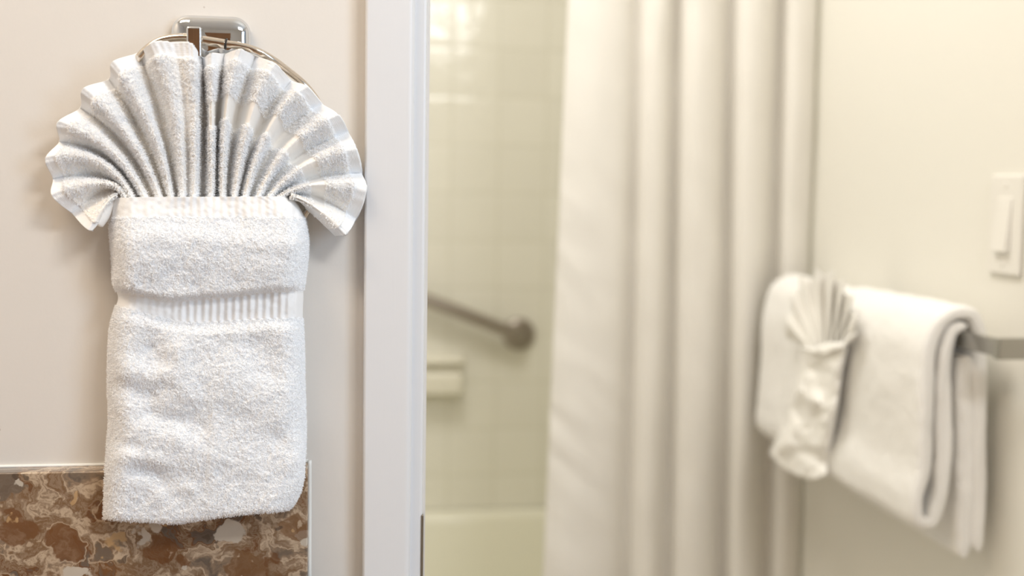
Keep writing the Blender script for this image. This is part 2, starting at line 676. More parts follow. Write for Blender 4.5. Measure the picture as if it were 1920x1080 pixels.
# door casing with an eased edge, jamb set back from it, strike plate on its edge
door = struct(empty('door_1', (OX0, 0, 0)))
cx0, cx1 = at(683, 540, 1, -0.017)[0], at(775, 540, 1, -0.017)[0]
bm = bmesh.new()
prof = [(cx0, 0.0), (cx0, -0.0155), (cx0 + 0.0015, -0.017), (cx1 - 0.006, -0.017), (cx1 - 0.0028, -0.0162),
        (cx1 - 0.0008, -0.0138), (cx1, -0.0105), (cx1, 0.0)]


def extrude_prof(bm, prof, z0, z1):
    A = [bm.verts.new((x, y, z0)) for x, y in prof]
    B = [bm.verts.new((x, y, z1)) for x, y in prof]
    n = len(prof)
    for k in range(n):
        bm.faces.new((A[k], A[(k + 1) % n], B[(k + 1) % n], B[k]))
    bm.faces.new(A[::-1])
    bm.faces.new(B)


extrude_prof(bm, prof, 0, OZ + 0.045)
from_bm('casing', bm, M_TRIM, door, False, 0.0006, 2)
jx0, jx1 = cx1 - 0.012, at(797, 540, 1, -0.006)[0]
bm = bmesh.new()
extrude_prof(bm, [(jx0, 0.0), (jx0, -0.007), (jx1 - 0.0035, -0.007), (jx1 - 0.001, -0.006), (jx1, -0.0035), (jx1, WT), (jx0, WT)], 0, OZ)
from_bm('jamb', bm, M_TRIM, door, False, 0.0006, 2)
zs = at(793, 966, 1, -0.007)[2]
box('strike_plate', jx1 - 0.0013, jx1 + 0.0006, -0.0076, 0.03, zs - 0.115, zs, M_BRONZE, door, 0.0006, 2)
box('casing', OX1 + 0.012, OX1 + 0.012 + 0.048, -0.017, 0.0, 0, OZ + 0.045, M_TRIM, door, 0.003)
box('jamb', OX1 - 0.004, OX1 + 0.02, -0.007, WT, 0, OZ, M_TRIM, door, 0.003)
box('casing', cx0, OX1 + 0.06, -0.017, 0.0, OZ + 0.0, OZ + 0.055, M_TRIM, door, 0.003)

# window of the vanity room (daylight)
win = struct(empty('window_1', (NX1, -1.35, 1.52)))
bm = bmesh.new()
for a in ((NX1 - 0.02, NX1 + 0.06, -1.9, -1.85, 0.9, 2.15), (NX1 - 0.02, NX1 + 0.06, -0.85, -0.8, 0.9, 2.15),
          (NX1 - 0.02, NX1 + 0.06, -1.85, -0.85, 0.9, 0.95), (NX1 - 0.02, NX1 + 0.06, -1.85, -0.85, 2.1, 2.15)):
    add_box(bm, *a)
from_bm('window_frame', bm, M_TRIM, win)

# ------------------------------------------------------------------ stone vanity top: backsplash and counter
zt = at(290, 881, 1, -0.02)[2]
bx1 = at(577, 1000, 1, -0.02)[0]
zc = zt - 0.105
van = empty('vanity_top', (-0.4, -0.02, zc), 'brown marbled stone backsplash along the wall behind the hanging hand towel', 'backsplash')
box('backsplash', NX0 + 0.002, bx1, -0.021, -0.0005, zc, zt, M_STONE, van, 0.0016, 3)
box('countertop', NX0 + 0.002, bx1 + 0.012, -0.56, -0.0005, zc - 0.03, zc, M_STONE, van, 0.003, 3)
bm = bmesh.new()
pts = [(bx1 + 0.0004, -0.004, z) for z in np.linspace(zc, zt + 0.0015, 24)] + [(bx1 - 0.002, -0.003, zt + 0.002)]
tube_bm(bm, [(bx1 + 0.0012, -0.006 + 0.0004 * math.sin(z * 90), z) for z in np.linspace(zc, zt + 0.0022, 30)], 0.0017, 10)
tag(from_bm('caulk_bead', bm, M_CAULK, van, True), 'white bead of caulk down the end of the stone')
bm = bmesh.new()
tube_bm(bm, [(x, -0.001, zt + 0.0004) for x in np.linspace(NX0 + 0.01, bx1, 40)], 0.0015, 8)
from_bm('caulk_line', bm, M_CAULK, van, True)

# ------------------------------------------------------------------ towel ring
ring = empty('towel_ring', tuple(at(395, 75, 1, -0.001)), 'chrome towel ring on a rounded wall plate above the fan-folded hand towel', 'towel ring')


def round_rect(cx, cz, hw, hh, r, n=8):
    pts = []
    for qx, qz, a0 in ((1, 1, 0), (-1, 1, PI / 2), (-1, -1, PI), (1, -1, 1.5 * PI)):
        for k in range(n + 1):
            a = a0 + k * PI / 2 / n
            pts.append((cx + qx * (hw - r) + r * math.cos(a), cz + qz * (hh - r) + r * math.sin(a)))
    return pts


p0, p1 = at(321, 36, 1, -0.004), at(471, 36, 1, -0.004)
phw = (p1[0] - p0[0]) / 2
pcx = (p1[0] + p0[0]) / 2
ptop = at(395, 30, 1, -0.004)[2]
phh = 0.0185
pcz = ptop - phh
bm = bmesh.new()
rings = []
dome = [(0.0, 0.0), (0.0035, 0.0)]
for k in range(1, 15):
    q = k / 14 * PI / 2
    dome.append((0.0035 + 0.0100 * math.sin(q) ** 0.9, phh * 0.93 * (1 - math.cos(q)) ** 1.15))
for d, ins in dome:
    rr = round_rect(pcx, pcz, phw - ins, phh - ins, max(0.0135 - ins * 0.70, 0.0010))
    rings.append([bm.verts.new((x, -0.0002 - d, z)) for x, z in rr])
for A, B in zip(rings, rings[1:]):
    n = len(A)
    for k in range(n):
        bm.faces.new((A[k], A[(k + 1) % n], B[(k + 1) % n], B[k]))
bm.faces.new(rings[-1])
bm.faces.new(rings[0][::-1])
from_bm('wall_plate', bm, M_CHROME, ring, True, True)
a, b = at(349, 49, 1, -0.040), at(378, 108, 1, -0.040)
box('post', a[0], b[0], -0.040, -0.010, b[2], a[2], M_CHROME, ring, 0.0016, 3)
RD = 0.031                                    # the ring hangs this far off the wall
RING = np.array([(347, 70), (387, 76), (423, 82), (447, 85.5), (480, 95), (513, 113), (540, 133), (570, 158), (600, 200), (612, 260), (600, 340), (560, 420),
                 (490, 480), (400, 495), (310, 470), (240, 410), (200, 330), (192, 250), (215, 178), (248, 124), (274, 93), (298, 77), (322, 71)], float)
RC = np.concatenate([RING[-3:], RING, RING[:4]])
rs = np.r_[0, np.cumsum(np.linalg.norm(np.diff(RC, axis=0), axis=1))]
rq = np.linspace(rs[3], rs[3 + len(RING)], 181)[:-1]
pts = []
for px, py in zip(interp_cr(rs, RC[:, 0], rq), interp_cr(rs, RC[:, 1], rq)):
    pts.append(at(px, py, 1, -RD + 0.0225 * smooth01((py - 92) / 75.0)))
bm = bmesh.new()
tube_bm(bm, pts, 0.0029, 14, closed=True)
tag(from_bm('ring', bm, M_NICKEL, ring, True), 'slim oval ring the towel hangs from')
s0, s1 = at(379, 75.5, 1, -RD), at(422, 82.5, 1, -RD)
bm = bmesh.new()
tube_bm(bm, [s0, s1], 0.0036, 18)
from_bm('sleeve', bm, M_NICKEL, ring, True, 0.0005, 2)
dv = Vector(s1 - s0).normalized()
bm = bmesh.new()
lathe_bm(bm, Vector(s1), dv, [(0, 0.0036), (0.0002, 0.0043), (0.0012, 0.0043), (0.0014, 0.0036)], 20)
tag(from_bm('gasket', bm, M_RUBBER, ring, True), 'thin black rubber washer on the ring')


# ------------------------------------------------------------------ fan-folded hand towel
def crop(p):
    return (p[0] / 2.4545 + 60.0, p[1] / 2.4545 + 20.0)


def fan_grid(lines, mapper, nseg=10, nv=120, sharp=(0.9, 0.6), scallop=2.0):
    """lines: (base, mid, rim, depth base, depth mid, depth rim); pleats run from base to rim"""
    n = len(lines)
    B = np.array([l[0] for l in lines], float)
    Md = np.array([l[1] for l in lines], float)
    R = np.array([l[2] for l in lines], float)
    D = np.array([l[3:6] for l in lines], float)
    Ct = 2 * Md - 0.5 * (B + R)
    u = np.linspace(0, n - 1, (n - 1) * nseg + 1)
    k = np.clip(u.astype(int), 0, n - 2)
    t = u - k
    xs = np.arange(n)

    def cr(A, lin=0.35):
        sm = np.stack([interp_cr(xs, A[:, c], u) for c in range(A.shape[1])], -1)
        li = A[k] * (1 - t)[:, None] + A[k + 1] * t[:, None]
        return sm * (1 - lin) + li * lin
    Bu, Cu, Ru = cr(B), cr(Ct), cr(R, 0.0)
    outw = Ru - Cu
    outw /= np.linalg.norm(outw, axis=1, keepdims=True) + 1e-9
    hi = np.maximum(D[k], D[k + 1])
    lo = np.minimum(D[k], D[k + 1])
    up = (D[k + 1][:, 1] >= D[k][:, 1])
    tt = np.where(up, t, 1 - t)
    v = np.linspace(0, 1, nv)[:, None]
    s = (0.5 - 0.5 * np.cos(PI * tt))[None] ** (sharp[0] + (sharp[1] - sharp[0]) * smooth01((v - 0.35) / 0.6))
    P2 = ((1 - v) ** 2)[..., None] * Bu[None] + (2 * v * (1 - v))[..., None] * Cu[None] + (v ** 2)[..., None] * Ru[None]
    P2 = P2 + outw[None] * ((s - 0.45) * scallop * v ** 5)[..., None]

    def along(A):
        return np.where(v < 0.5, A[None, :, 0] * (1 - 2 * v) + A[None, :, 1] * 2 * v,
                        A[None, :, 1] * (2 - 2 * v) + A[None, :, 2] * (2 * v - 1))
    d = along(lo) + (along(hi) - along(lo)) * s
    ridge = s
    return P2, d, ridge, np.broadcast_to(v, d.shape), u


# ridge / valley lines of the fan, in a zoomed crop of the photo
FAN = [  # base, mid, rim, ridge?
    ((398, 860), (362, 880), (318, 965), 'e'),
    ((392, 854), (345, 885), (268, 1006), 'r'),
    ((408, 858), (335, 830), (180, 935), 'v'),
    ((428, 862), (320, 792), (96, 850), 'r'),
    ((443, 864), (315, 765), (92, 775), 'v'),
    ((462, 866), (300, 690), (66, 680), 'r'),
    ((494, 870), (345, 680), (121, 602), 'v'),
    ((525, 870), (350, 632), (122, 515), 'r'),
    ((560, 872), (428, 628), (218, 445), 'v'),
    ((592, 872), (452, 590), (238, 362), 'r'),
    ((616, 872), (500, 565), (350, 312), 'v'),
    ((641, 872), (542, 520), (372, 240), 'r'),
    ((666, 872), (590, 500), (490, 191), 'v'),
    ((692, 872), (660, 470), (560, 149), 'r'),
    ((718, 872), (708, 500), (655, 144), 'h'),
    ((744, 872), (748, 500), (735, 158), 'r'),
    ((786, 872), (794, 500), (783, 214), 'v'),
    ((826, 872), (826, 500), (822, 202), 'r'),
    ((852, 872), (858, 490), (885, 196), 'v'),
    ((876, 872), (893, 460), (955, 184), 'r'),
    ((900, 872), (940, 520), (1030, 208), 'v'),
    ((930, 872), (1005, 490), (1112, 246), 'r'),
    ((952, 872), (1040, 570), (1196, 318), 'v'),
    ((977, 872), (1095, 535), (1258, 350), 'r'),
    ((1004, 872), (1125, 610), (1338, 426), 'v'),
    ((1036, 870), (1185, 625), (1402, 478), 'r'),
    ((1062, 868), (1205, 690), (1458, 556), 'v'),
    ((1086, 866), (1255, 712), (1484, 632), 'r'),
    ((1112, 864), (1275, 775), (1522, 748), 'v'),
    ((1136, 862), (1300, 800), (1532, 820), 'r'),
    ((1165, 858), (1300, 855), (1492, 962), 'v'),
    ((1190, 854), (1305, 905), (1440, 1022), 'r'),
    ((1204, 854), (1268, 915), (1396, 1040), 'e'),
]
lines = []
for b, m, r, kd in FAN:
    bx, mx, rx = crop(b), crop(m), crop(r)
    ang = abs((rx[0] - 380.0) / 300.0)             # 0 at the top of the fan, 1 at its sides
    top = 0.050 - 0.020 * ang ** 2
    if kd == 'r':
        dep = (0.034, 0.044 - 0.011 * ang ** 2, top)
    elif kd == 'h':
        dep = (0.024, 0.036, top - 0.004)
    elif kd == 'v':
        dep = (0.013, 0.0165 - 0.003 * ang ** 2, top - 0.021 + 0.005 * ang)
    else:
        dep = (0.016, 0.018, top - 0.012)
    lines.append((bx, mx, rx) + dep)

towel = empty('hand_towel', tuple(at(385, 370, 1, -0.02)), 'white terry hand towel folded into a pleated fan, hanging in the ring on the left', 'towel')
P2, dep, ridge, vv, uu = fan_grid(lines, None, 16, 260, (1.0, 0.55), 4.0)
band = smooth01((vv - 0.44) / 0.02) * smooth01((0.635 - vv) / 0.02) * (0.15 + 0.85 * smooth01((uu[None] - 13.5) / 4))
hem = smooth01((vv - 0.89) / 0.02)
wob = vnoise(dep.shape, (14, 70), 5) * 0.0008 + vnoise(dep.shape, (60, 200), 6) * 0.0004 * 1
flat = np.clip(band + hem, 0, 1)
tame = 0.15 + 0.85 * smooth01((uu[None] - 1.2) / 2.0) * smooth01((31 - uu[None]) / 1.5)
tame = tame * (0.4 + 0.6 * smooth01(vv / 0.35))
dep = dep + tame * wob * (1 - 0.6 * flat) - 0.0014 * flat + tame * (1 - flat) * vnoise(dep.shape, (110, 256), 7) * 0.0005
# fine ribs of the woven bands, running along the pleats
dep = dep + 0.00035 * flat * np.sin(uu[None] * 2 * PI * 3.0) + 0.0002 * hem * np.sin(vv * 2 * PI * 75) * (0.3 + 0.7 * smooth01((uu[None] - 24) / 4))
P = at_grid(P2[..., 0], P2[..., 1], 1, -dep)
N = normals_of(P, (0, -1, 0))


def sheet(P, N, th):
    """front grid + back grid + rims, closed cloth of some thickness"""
    Bk = P - N * th
    H, W = P.shape[:2]
    v1, q1 = grid_arrays(P)
    v2, q2 = grid_arrays(Bk)
    n1 = H * W
    idx = np.arange(H * W).reshape(H, W)
    loop = np.concatenate([idx[0, :-1], idx[:-1, -1], idx[-1, :0:-1], idx[:0:-1, 0]])
    nx = np.roll(loop, -1)
    rim = np.stack([loop, nx, nx + n1, loop + n1], -1)
    V = np.concatenate([v1, v2])
    Q = np.concatenate([q1, q2[:, ::-1] + n1, rim[:, ::-1]])
    return V, Q


h0 = int(0.895 * P.shape[0])
terry = (1 - flat) * np.ones_like(dep)
c1 = sheet(P[:h0 + 1], N[:h0 + 1], 0.0026)
c2 = pile(P, N, terry * tame * (0.12 + 0.88 * ridge ** 1.3), 55000, 0.0020, 0.00020, 11)
# the lower left corner curls up into a small roll
rq_ = np.linspace(0, 1, 40)
rpx = interp_cr([0, .25, .5, .75, 1], [228, 213, 203, 193, 179], rq_)
rpy = interp_cr([0, .25, .5, .75, 1], [368, 374, 387, 404, 422], rq_)
rr_ = (0.0018 + 0.0034 * smooth01(rq_ * 1.1)) * np.sqrt(np.clip(1 - np.clip((rq_ - 0.93) / 0.07, 0, 1) ** 2, 0.0, 1))
rc = at_grid(rpx, rpy, 1, -0.0225 - 0.004 * rq_)
rt = np.gradient(rc, axis=0)
rt /= np.linalg.norm(rt, axis=1, keepdims=True)
e1_ = np.cross(rt, [0, 1.0, 0])
e1_ /= np.linalg.norm(e1_, axis=1, keepdims=True)
e2_ = np.cross(rt, e1_)
qa = np.linspace(0, 2 * PI, 24, endpoint=False)
Rl = rc[:, None] + (e1_[:, None] * np.cos(qa)[None, :, None] + e2_[:, None] * np.sin(qa)[None, :, None]) * rr_[:, None, None]
c3 = grid_arrays(Rl, True)
link('pleated_fan', mesh_np('pleated_fan', [c1, c3, c2]), M_FAN_WARM, towel, True, len(c1[1]) + len(c3[1]))
tag(link('fan_hem', mesh_np('fan_hem', [sheet(P[h0:], N[h0:], 0.0026)]), M_TERRY, towel), 'flat woven hem along the edge of the fan')

# folded body of the towel below the fan
LEFT = [(366, 212), (380, 208), (420, 205), (460, 208), (500, 211), (530, 212), (546, 218), (556, 221), (580, 215), (605, 208), (660, 203), (720, 202),
        (790, 204), (830, 201), (870, 198), (920, 196), (984, 194)]
RIGHT = [(366, 543), (380, 556), (400, 568), (440, 577), (500, 575), (530, 571), (546, 569), (556, 569), (580, 568), (605, 568), (660, 570), (720, 571),
         (790, 573), (830, 573), (870, 571), (898, 569), (922, 563), (942, 553), (960, 538), (984, 508)]
TOPE = [(0, 371), (0.1, 370), (0.5, 369), (1, 368)]
BOT = [(0, 973), (0.12, 977), (0.27, 979), (0.42, 982), (0.55, 976), (0.7, 968), (0.85, 962), (0.95, 959), (1.0, 956)]
nt, ns = 720, 430
sL = np.linspace(0, 1, ns)
tT = np.linspace(0, 1, nt)
topy = interp_cr([a for a, _ in TOPE], [b for _, b in TOPE], sL)
boty = interp_cr([a for a, _ in BOT], [b for _, b in BOT], sL)
PY = topy[None] + (boty - topy)[None] * tT[:, None]
# pixel-row of the edges follows the row itself
Lx = interp_cr([a for a, _ in LEFT], [b for _, b in LEFT], PY)
Rx = interp_cr([a for a, _ in RIGHT], [b for _, b in RIGHT], PY)
PX = Lx + (Rx - Lx) * sL[None]
# the lower edge of the puffed pocket sags on the left and lifts to the right
pocket_edge = interp_cr([0, 0.12, 0.25, 0.45, 0.6, 0.8, 1.0], [543, 550, 560, 557, 553, 545, 541], sL)[None]
band_end = interp_cr([0, 0.2, 0.4, 0.6, 0.8, 1.0], [574, 592, 606, 604, 600, 598], sL)[None]
hem_end = 409.0
y = PY
prof = (0.0400 + 0.0015 * smooth01((y - 375) / 30) + 0.0085 * smooth01((y - 400) / 60) * (1 - 0.30 * smooth01((y - 480) / 60)))
body = np.where(y < pocket_edge, prof, 0)
drop = smooth01((y - pocket_edge + 10) / 16)
lower = 0.0365 + 0.0050 * smooth01((y - band_end) / 22) + 0.0035 * smooth01((y - 640) / 80)
full = prof * (1 - drop) + lower * drop


def crease(x0, y0, x1, y1, wdt, amp):
    """a soft fold along a line in the towel's face"""
    dx, dy = x1 - x0, y1 - y0
    L2 = dx * dx + dy * dy
    t = np.clip(((PX - x0) * dx + (PY - y0) * dy) / L2, -0.15, 1.15)
    qx, qy = PX - (x0 + t * dx), PY - (y0 + t * dy)
    fade = smooth01((t + 0.15) / 0.4) * smooth01((1.15 - t) / 0.4)
    return amp * np.exp(-(qx * qx + qy * qy) / (wdt * wdt)) * fade


rel = (crease(205, 726, 300, 742, 20, -0.0035) + crease(225, 690, 330, 705, 20, 0.0030) + crease(250, 770, 390, 800, 20, -0.0035)
       + crease(235, 802, 350, 830, 24, 0.0030) + crease(248, 868, 350, 912, 18, -0.0038) + crease(215, 850, 300, 868, 18, 0.003)
       + crease(300, 885, 370, 925, 14, 0.0025)
       + crease(330, 630, 350, 760, 30, 0.0035) + crease(480, 620, 500, 720, 36, -0.0035) + crease(280, 640, 290, 700, 24, -0.003)
       + crease(430, 640, 440, 760, 30, 0.002) + crease(386, 700, 380, 975, 10, -0.0007) + crease(400, 720, 396, 975, 14, 0.0010)
       + crease(520, 800, 545, 930, 30, -0.002) + crease(560, 640, 560, 900, 10, 0.001))
soft = vnoise(full.shape, (9, 5), 21) * 0.0016 + vnoise(full.shape, (26, 14), 22) * 0.0009 + vnoise(full.shape, (80, 46), 23) * 0.0004
full = full + rel + soft
edge = np.minimum(sL, 1 - sL)[None] * (Rx - Lx)         # pixels from the nearer side edge
edge_w = 44.0
rnd = np.sqrt(np.clip(1 - (1 - np.clip(edge / edge_w, 0, 1)) ** 2, 0, 1))
ed = 0.010 + 0.0165 * smooth01((PY - 800) / 75)
depb = ed + (full + 0.004 * smooth01((PY - 800) / 75) - ed) * rnd
bottom_round = np.sqrt(np.clip(1 - (1 - np.clip((boty[None] - PY) / 9.0, 0, 1)) ** 2, 0, 1))
depb = depb - 0.004 * (1 - bottom_round)
isband = smooth01((y - pocket_edge) / 4) * smooth01((band_end - y) / 4)
ishem = smooth01((hem_end - y) / 5)
flatb = np.clip(isband + ishem, 0, 1)
depb = depb + (1 - flatb) * (vnoise(full.shape, (210, 125), 24) * 0.00055 + vnoise(full.shape, (340, 200), 25) * 0.0004)
ribph = 2 * PI * (PX + 0.03 * (PY - 390)) / 14.3
ribamp = (0.25 + 0.75 * smooth01((PX - 300) / 60)) * smooth01((PX - 215) / 30)
depb = depb + flatb * (0.00085 * isband + 0.0006 * ishem) * ribamp * np.sin(ribph)
Pb = at_grid(PX, PY, 1, -depb)
Nb = normals_of(Pb, (0, -1, 0))
tm = (1 - flatb)


def piece(name, r0, r1, seed, count, label=None, lean=0.9):
    Q = Pb[r0:r1 + 1]
    # close it at the back: a flat layer near the wall
    Bk = at_grid(PX[r0:r1 + 1], PY[r0:r1 + 1], 1, -0.009 - 0.0145 * smooth01((PY[r0:r1 + 1] - 800) / 75))
    H, W = Q.shape[:2]
    v1, q1 = grid_arrays(Q)
    v2, q2 = grid_arrays(Bk)
    n1 = H * W
    idx = np.arange(n1).reshape(H, W)
    loop = np.concatenate([idx[0, :-1], idx[:-1, -1], idx[-1, :0:-1], idx[:0:-1, 0]])
    nx = np.roll(loop, -1)
    rim = np.stack([loop, nx, nx + n1, loop + n1], -1)
    ch = [(np.concatenate([v1, v2]), np.concatenate([q1, q2[:, ::-1] + n1, rim[:, ::-1]]))]
    if count:
        ch.append(pile(Pb[r0:r1 + 1], Nb[r0:r1 + 1], tm[r0:r1 + 1], count, 0.0014, 0.00020, seed, lean))
    o = link(name, mesh_np(name, ch), M_TERRY, towel, True, len(ch[0][1]))
    if label:
        o['label'] = label
    return o


r_hem = int(np.argmin(abs(PY[:, ns // 2] - hem_end)))
r_pk = int(np.argmin(abs(PY[:, ns // 2] - 556)))
r_bd = int(np.argmin(abs(PY[:, ns // 2] - 606)))
piece('pocket_hem', 0, r_hem, 31, 300, 'ribbed hem across the top of the towel pocket')
piece('pocket', r_hem, r_pk, 32, 26000)
piece('woven_band', r_pk, r_bd, 33, 2500, 'flat ribbed band woven across the towel')
piece('drape', r_bd, nt - 1, 34, 60000)

# ------------------------------------------------------------------ bathtub
tub = empty('bathtub', (0.1, 1.4, 0), 'almond bathtub along the tiled wall, its rim below the soap dish', 'bathtub')
zr = at(910, 951, 1, YB - 0.004)[2]
ty0, ty1, tx0, tx1 = YC + 0.035, YB - 0.001, BX0 + 0.002, XW - 0.002
bm = bmesh.new()


def rrect(x0, x1, y0, y1, r, z, n=8):
    pts = []
    for cx, cy, a0 in ((x1 - r, y1 - r, 0), (x0 + r, y1 - r, PI / 2), (x0 + r, y0 + r, PI), (x1 - r, y0 + r, 1.5 * PI)):
        for k in range(n + 1):
            a = a0 + k * PI / 2 / n
            pts.append(bm.verts.new((cx + r * math.cos(a), cy + r * math.sin(a), z)))
    return pts


loops = [rrect(tx0, tx1, ty0, ty1, 0.004, 0.0), rrect(tx0, tx1, ty0, ty1, 0.004, zr - 0.012), rrect(tx0 + 0.003, tx1 - 0.003, ty0 + 0.004, ty1, 0.006, zr - 0.003),
         rrect(tx0 + 0.012, tx1 - 0.012, ty0 + 0.012, ty1 - 0.002, 0.01, zr), rrect(tx0 + 0.06, tx1 - 0.06, ty0 + 0.06, ty1 - 0.042, 0.10, zr),
         rrect(tx0 + 0.068, tx1 - 0.068, ty0 + 0.068, ty1 - 0.050, 0.10, zr - 0.004), rrect(tx0 + 0.074, tx1 - 0.074, ty0 + 0.074, ty1 - 0.056, 0.10, zr - 0.016),
         rrect(tx0 + 0.10, tx1 - 0.12, ty0 + 0.09, ty1 - 0.075, 0.11, zr - 0.26), rrect(tx0 + 0.14, tx1 - 0.18, ty0 + 0.11, ty1 - 0.10, 0.10, zr - 0.315),
         rrect(tx0 + 0.20, tx1 - 0.25, ty0 + 0.15, ty1 - 0.15, 0.08, zr - 0.325)]
for A, B in zip(loops, loops[1:]):
    n = len(A)
    for k in range(n):
        bm.faces.new((A[k], A[(k + 1) % n], B[(k + 1) % n], B[k]))
bm.faces.new(loops[-1])
bm.faces.new(loops[0][::-1])
from_bm('basin', bm, M_TUB, tub, True)
bm = bmesh.new()
lathe_bm(bm, (tx0 + 0.35, (ty0 + ty1) / 2, zr - 0.326), (0, 0, 1), [(0, 0.03), (0.003, 0.03), (0.004, 0.026), (0.004, 0.001)], 24)
from_bm('drain', bm, M_CHROME, tub, True)

# ------------------------------------------------------------------ grab bar on the tiles
g0 = at(978, 631, 1, YB - 0.045)
g1v = at(802, 563, 1, YB - 0.045)
gd = Vector(g1v - g0).normalized()
gend = Vector(g0) + gd * 0.46
gb = empty('grab_bar', (g0[0], YB, g0[2]), 'slanted satin steel grab bar on the tiled wall above the soap dish', 'grab bar')
bm = bmesh.new()
A0, B0 = Vector(g0), gend
yb = YB - 0.006
path = []
for k in range(9):
    a = k / 8 * PI / 2
    path.append(A0 + gd * (0.022 * (1 - math.cos(PI / 2 - a)) - 0.0) * 0 + gd * 0.022 * math.sin(a) * 1.0 + Vector((0, 0.0, 0)) + Vector((0, (YB - 0.006 - (YB - 0.045)) * 0 + 0.022 * math.cos(a), 0)))
p_in = [Vector((A0.x, yb, A0.z)), Vector((A0.x, YB - 0.02, A0.z))]
corner = []
R_ = 0.026
for k in range(8):
    a = k / 7 * PI / 2
    corner.append(Vector((A0.x, YB - 0.045 + R_ * (1 - math.sin(a)), A0.z)) + gd * R_ * (1 - math.cos(a)))
corner2 = []
for k in range(8):
    a = PI / 2 - k / 7 * PI / 2
    corner2.append(Vector((B0.x, YB - 0.045 + R_ * (1 - math.sin(a)), B0.z)) - gd * R_ * (1 - math.cos(a)))
tube_bm(bm, [p_in[0]] + corner + corner2 + [Vector((B0.x, yb, B0.z))], 0.0155, 20)
from_bm('rail', bm, M_BAR, gb, True)
for q in (A0, B0):
    bm = bmesh.new()
    lathe_bm(bm, (q.x, YB, q.z), (0, -1, 0), [(0.0, 0.037), (0.006, 0.037), (0.0105, 0.035), (0.0135, 0.030), (0.015, 0.022), (0.015, 0.016)], 32)
    from_bm('flange', bm, M_BAR, gb, True)

# ------------------------------------------------------------------ soap dish
sx1 = at(868, 700, 1, YB - 0.004)[0]
sz1, sz0 = at(850, 668, 1, YB - 0.01)[2], at(850, 742, 1, YB - 0.05)[2]
sd = empty('soap_dish', (sx1 - 0.08, YB, (sz0 + sz1) / 2), 'small almond ceramic soap dish on the tiles under the slanted bar', 'soap dish')
box('back_plate', sx1 - 0.155, sx1 + 0.003, YB - 0.012, YB - 0.0002, sz0 - 0.002, sz1 + 0.004, M_DISH, sd, 0.004)
bm = bmesh.new()
add_box(bm, sx1 - 0.150, sx1 - 0.004, YB - 0.055, YB - 0.008, sz0, sz0 + 0.052)
from_bm('tray', bm, M_DISH, sd, False, 0.010, 4)
bm = bmesh.new()
add_box(bm, sx1 - 0.150, sx1 - 0.004, YB - 0.036, YB - 0.008, sz1 - 0.016, sz1 - 0.002)
from_bm('top_lip', bm, M_DISH, sd, False, 0.006, 4)

# ------------------------------------------------------------------ shower curtain
CUR = [  # px at frame top, px at frame bottom, depth (m, towards the room)
    (1066, 1018, 0.020), (1090, 1048, 0.032), (1128, 1095, 0.038), (1172, 1145, 0.026), (1195, 1172, -0.008), (1206, 1184, 0.014), (1224, 1206, 0.030),
    (1250, 1228, 0.026), (1268, 1250, -0.018), (1284, 1266, 0.016), (1312, 1296, 0.032), (1345, 1330, 0.022), (1368, 1352, -0.024),
    (1384, 1366, 0.010), (1410, 1385, 0.030), (1440, 1412, 0.018), (1462, 1432, -0.030), (1478, 1452, 0.004), (1500, 1472, 0.014), (1526, 1494, 0.002),
    (1535, 1500, -0.016)]
cu = np.arange(len(CUR))
uu2 = np.linspace(0, len(CUR) - 1, 280)
tp = interp_cr(cu, [c[0] for c in CUR], uu2)
bt = interp_cr(cu, [c[1] for c in CUR], uu2)
dc = interp_cr(cu, [c[2] for c in CUR], uu2)
xt = np.array([at(a, 0, 1, YC - d)[0] for a, d in zip(tp, dc)])
zt_ = np.array([at(a, 0, 1, YC - d)[2] for a, d in zip(tp, dc)])
xb = np.array([at(a, 1080, 1, YC - d)[0] for a, d in zip(bt, dc)])
zb_ = np.array([at(a, 1080, 1, YC - d)[2] for a, d in zip(bt, dc)])
zz = np.linspace(0.14, 2.0, 240)[:, None]
k = (zz - zb_[None]) / (zt_ - zb_)[None]
kx = np.clip(k, -0.35, 1.25)
X = xb[None] + (xt - xb)[None] * kx
D = np.broadcast_to(dc[None], X.shape) * (1.0 - 0.10 * np.clip(k, 0, 1))
D = D + vnoise(X.shape, (22, 14), 41) * 0.0016 + vnoise(X.shape, (9, 20), 42) * 0.0018
# soft diagonal wrinkles in the broad left panel
lw = np.clip(1 - uu2 / 4.2, 0, 1)[None] ** 0.7
D = D + lw * smooth01((1.45 - zz) / 0.4) * (noise_at((zz * 1.0 + X * 0.9) / 0.035, (X - zz * 0.8) / 0.11, 43) * 0.0022 + noise_at((zz + X * 0.8) / 0.018, (X - zz) / 0.07, 44) * 0.0009)
D = D + noise_at((zz * 0.9 + X) / 0.05, (X - zz * 0.9) / 0.15, 45) * 0.0009
X = np.minimum(X, XW - 0.004)
Pc = np.stack([X, YC - D, np.broadcast_to(zz, X.shape)], -1)
Nc = normals_of(Pc, (0, -1, 0))
cur = link('shower_curtain', mesh_np('shower_curtain', [sheet(Pc, Nc, 0.0012)]), M_CURT)
tag(cur, 'long ivory cloth shower curtain gathered in vertical folds at the tub', 'curtain')

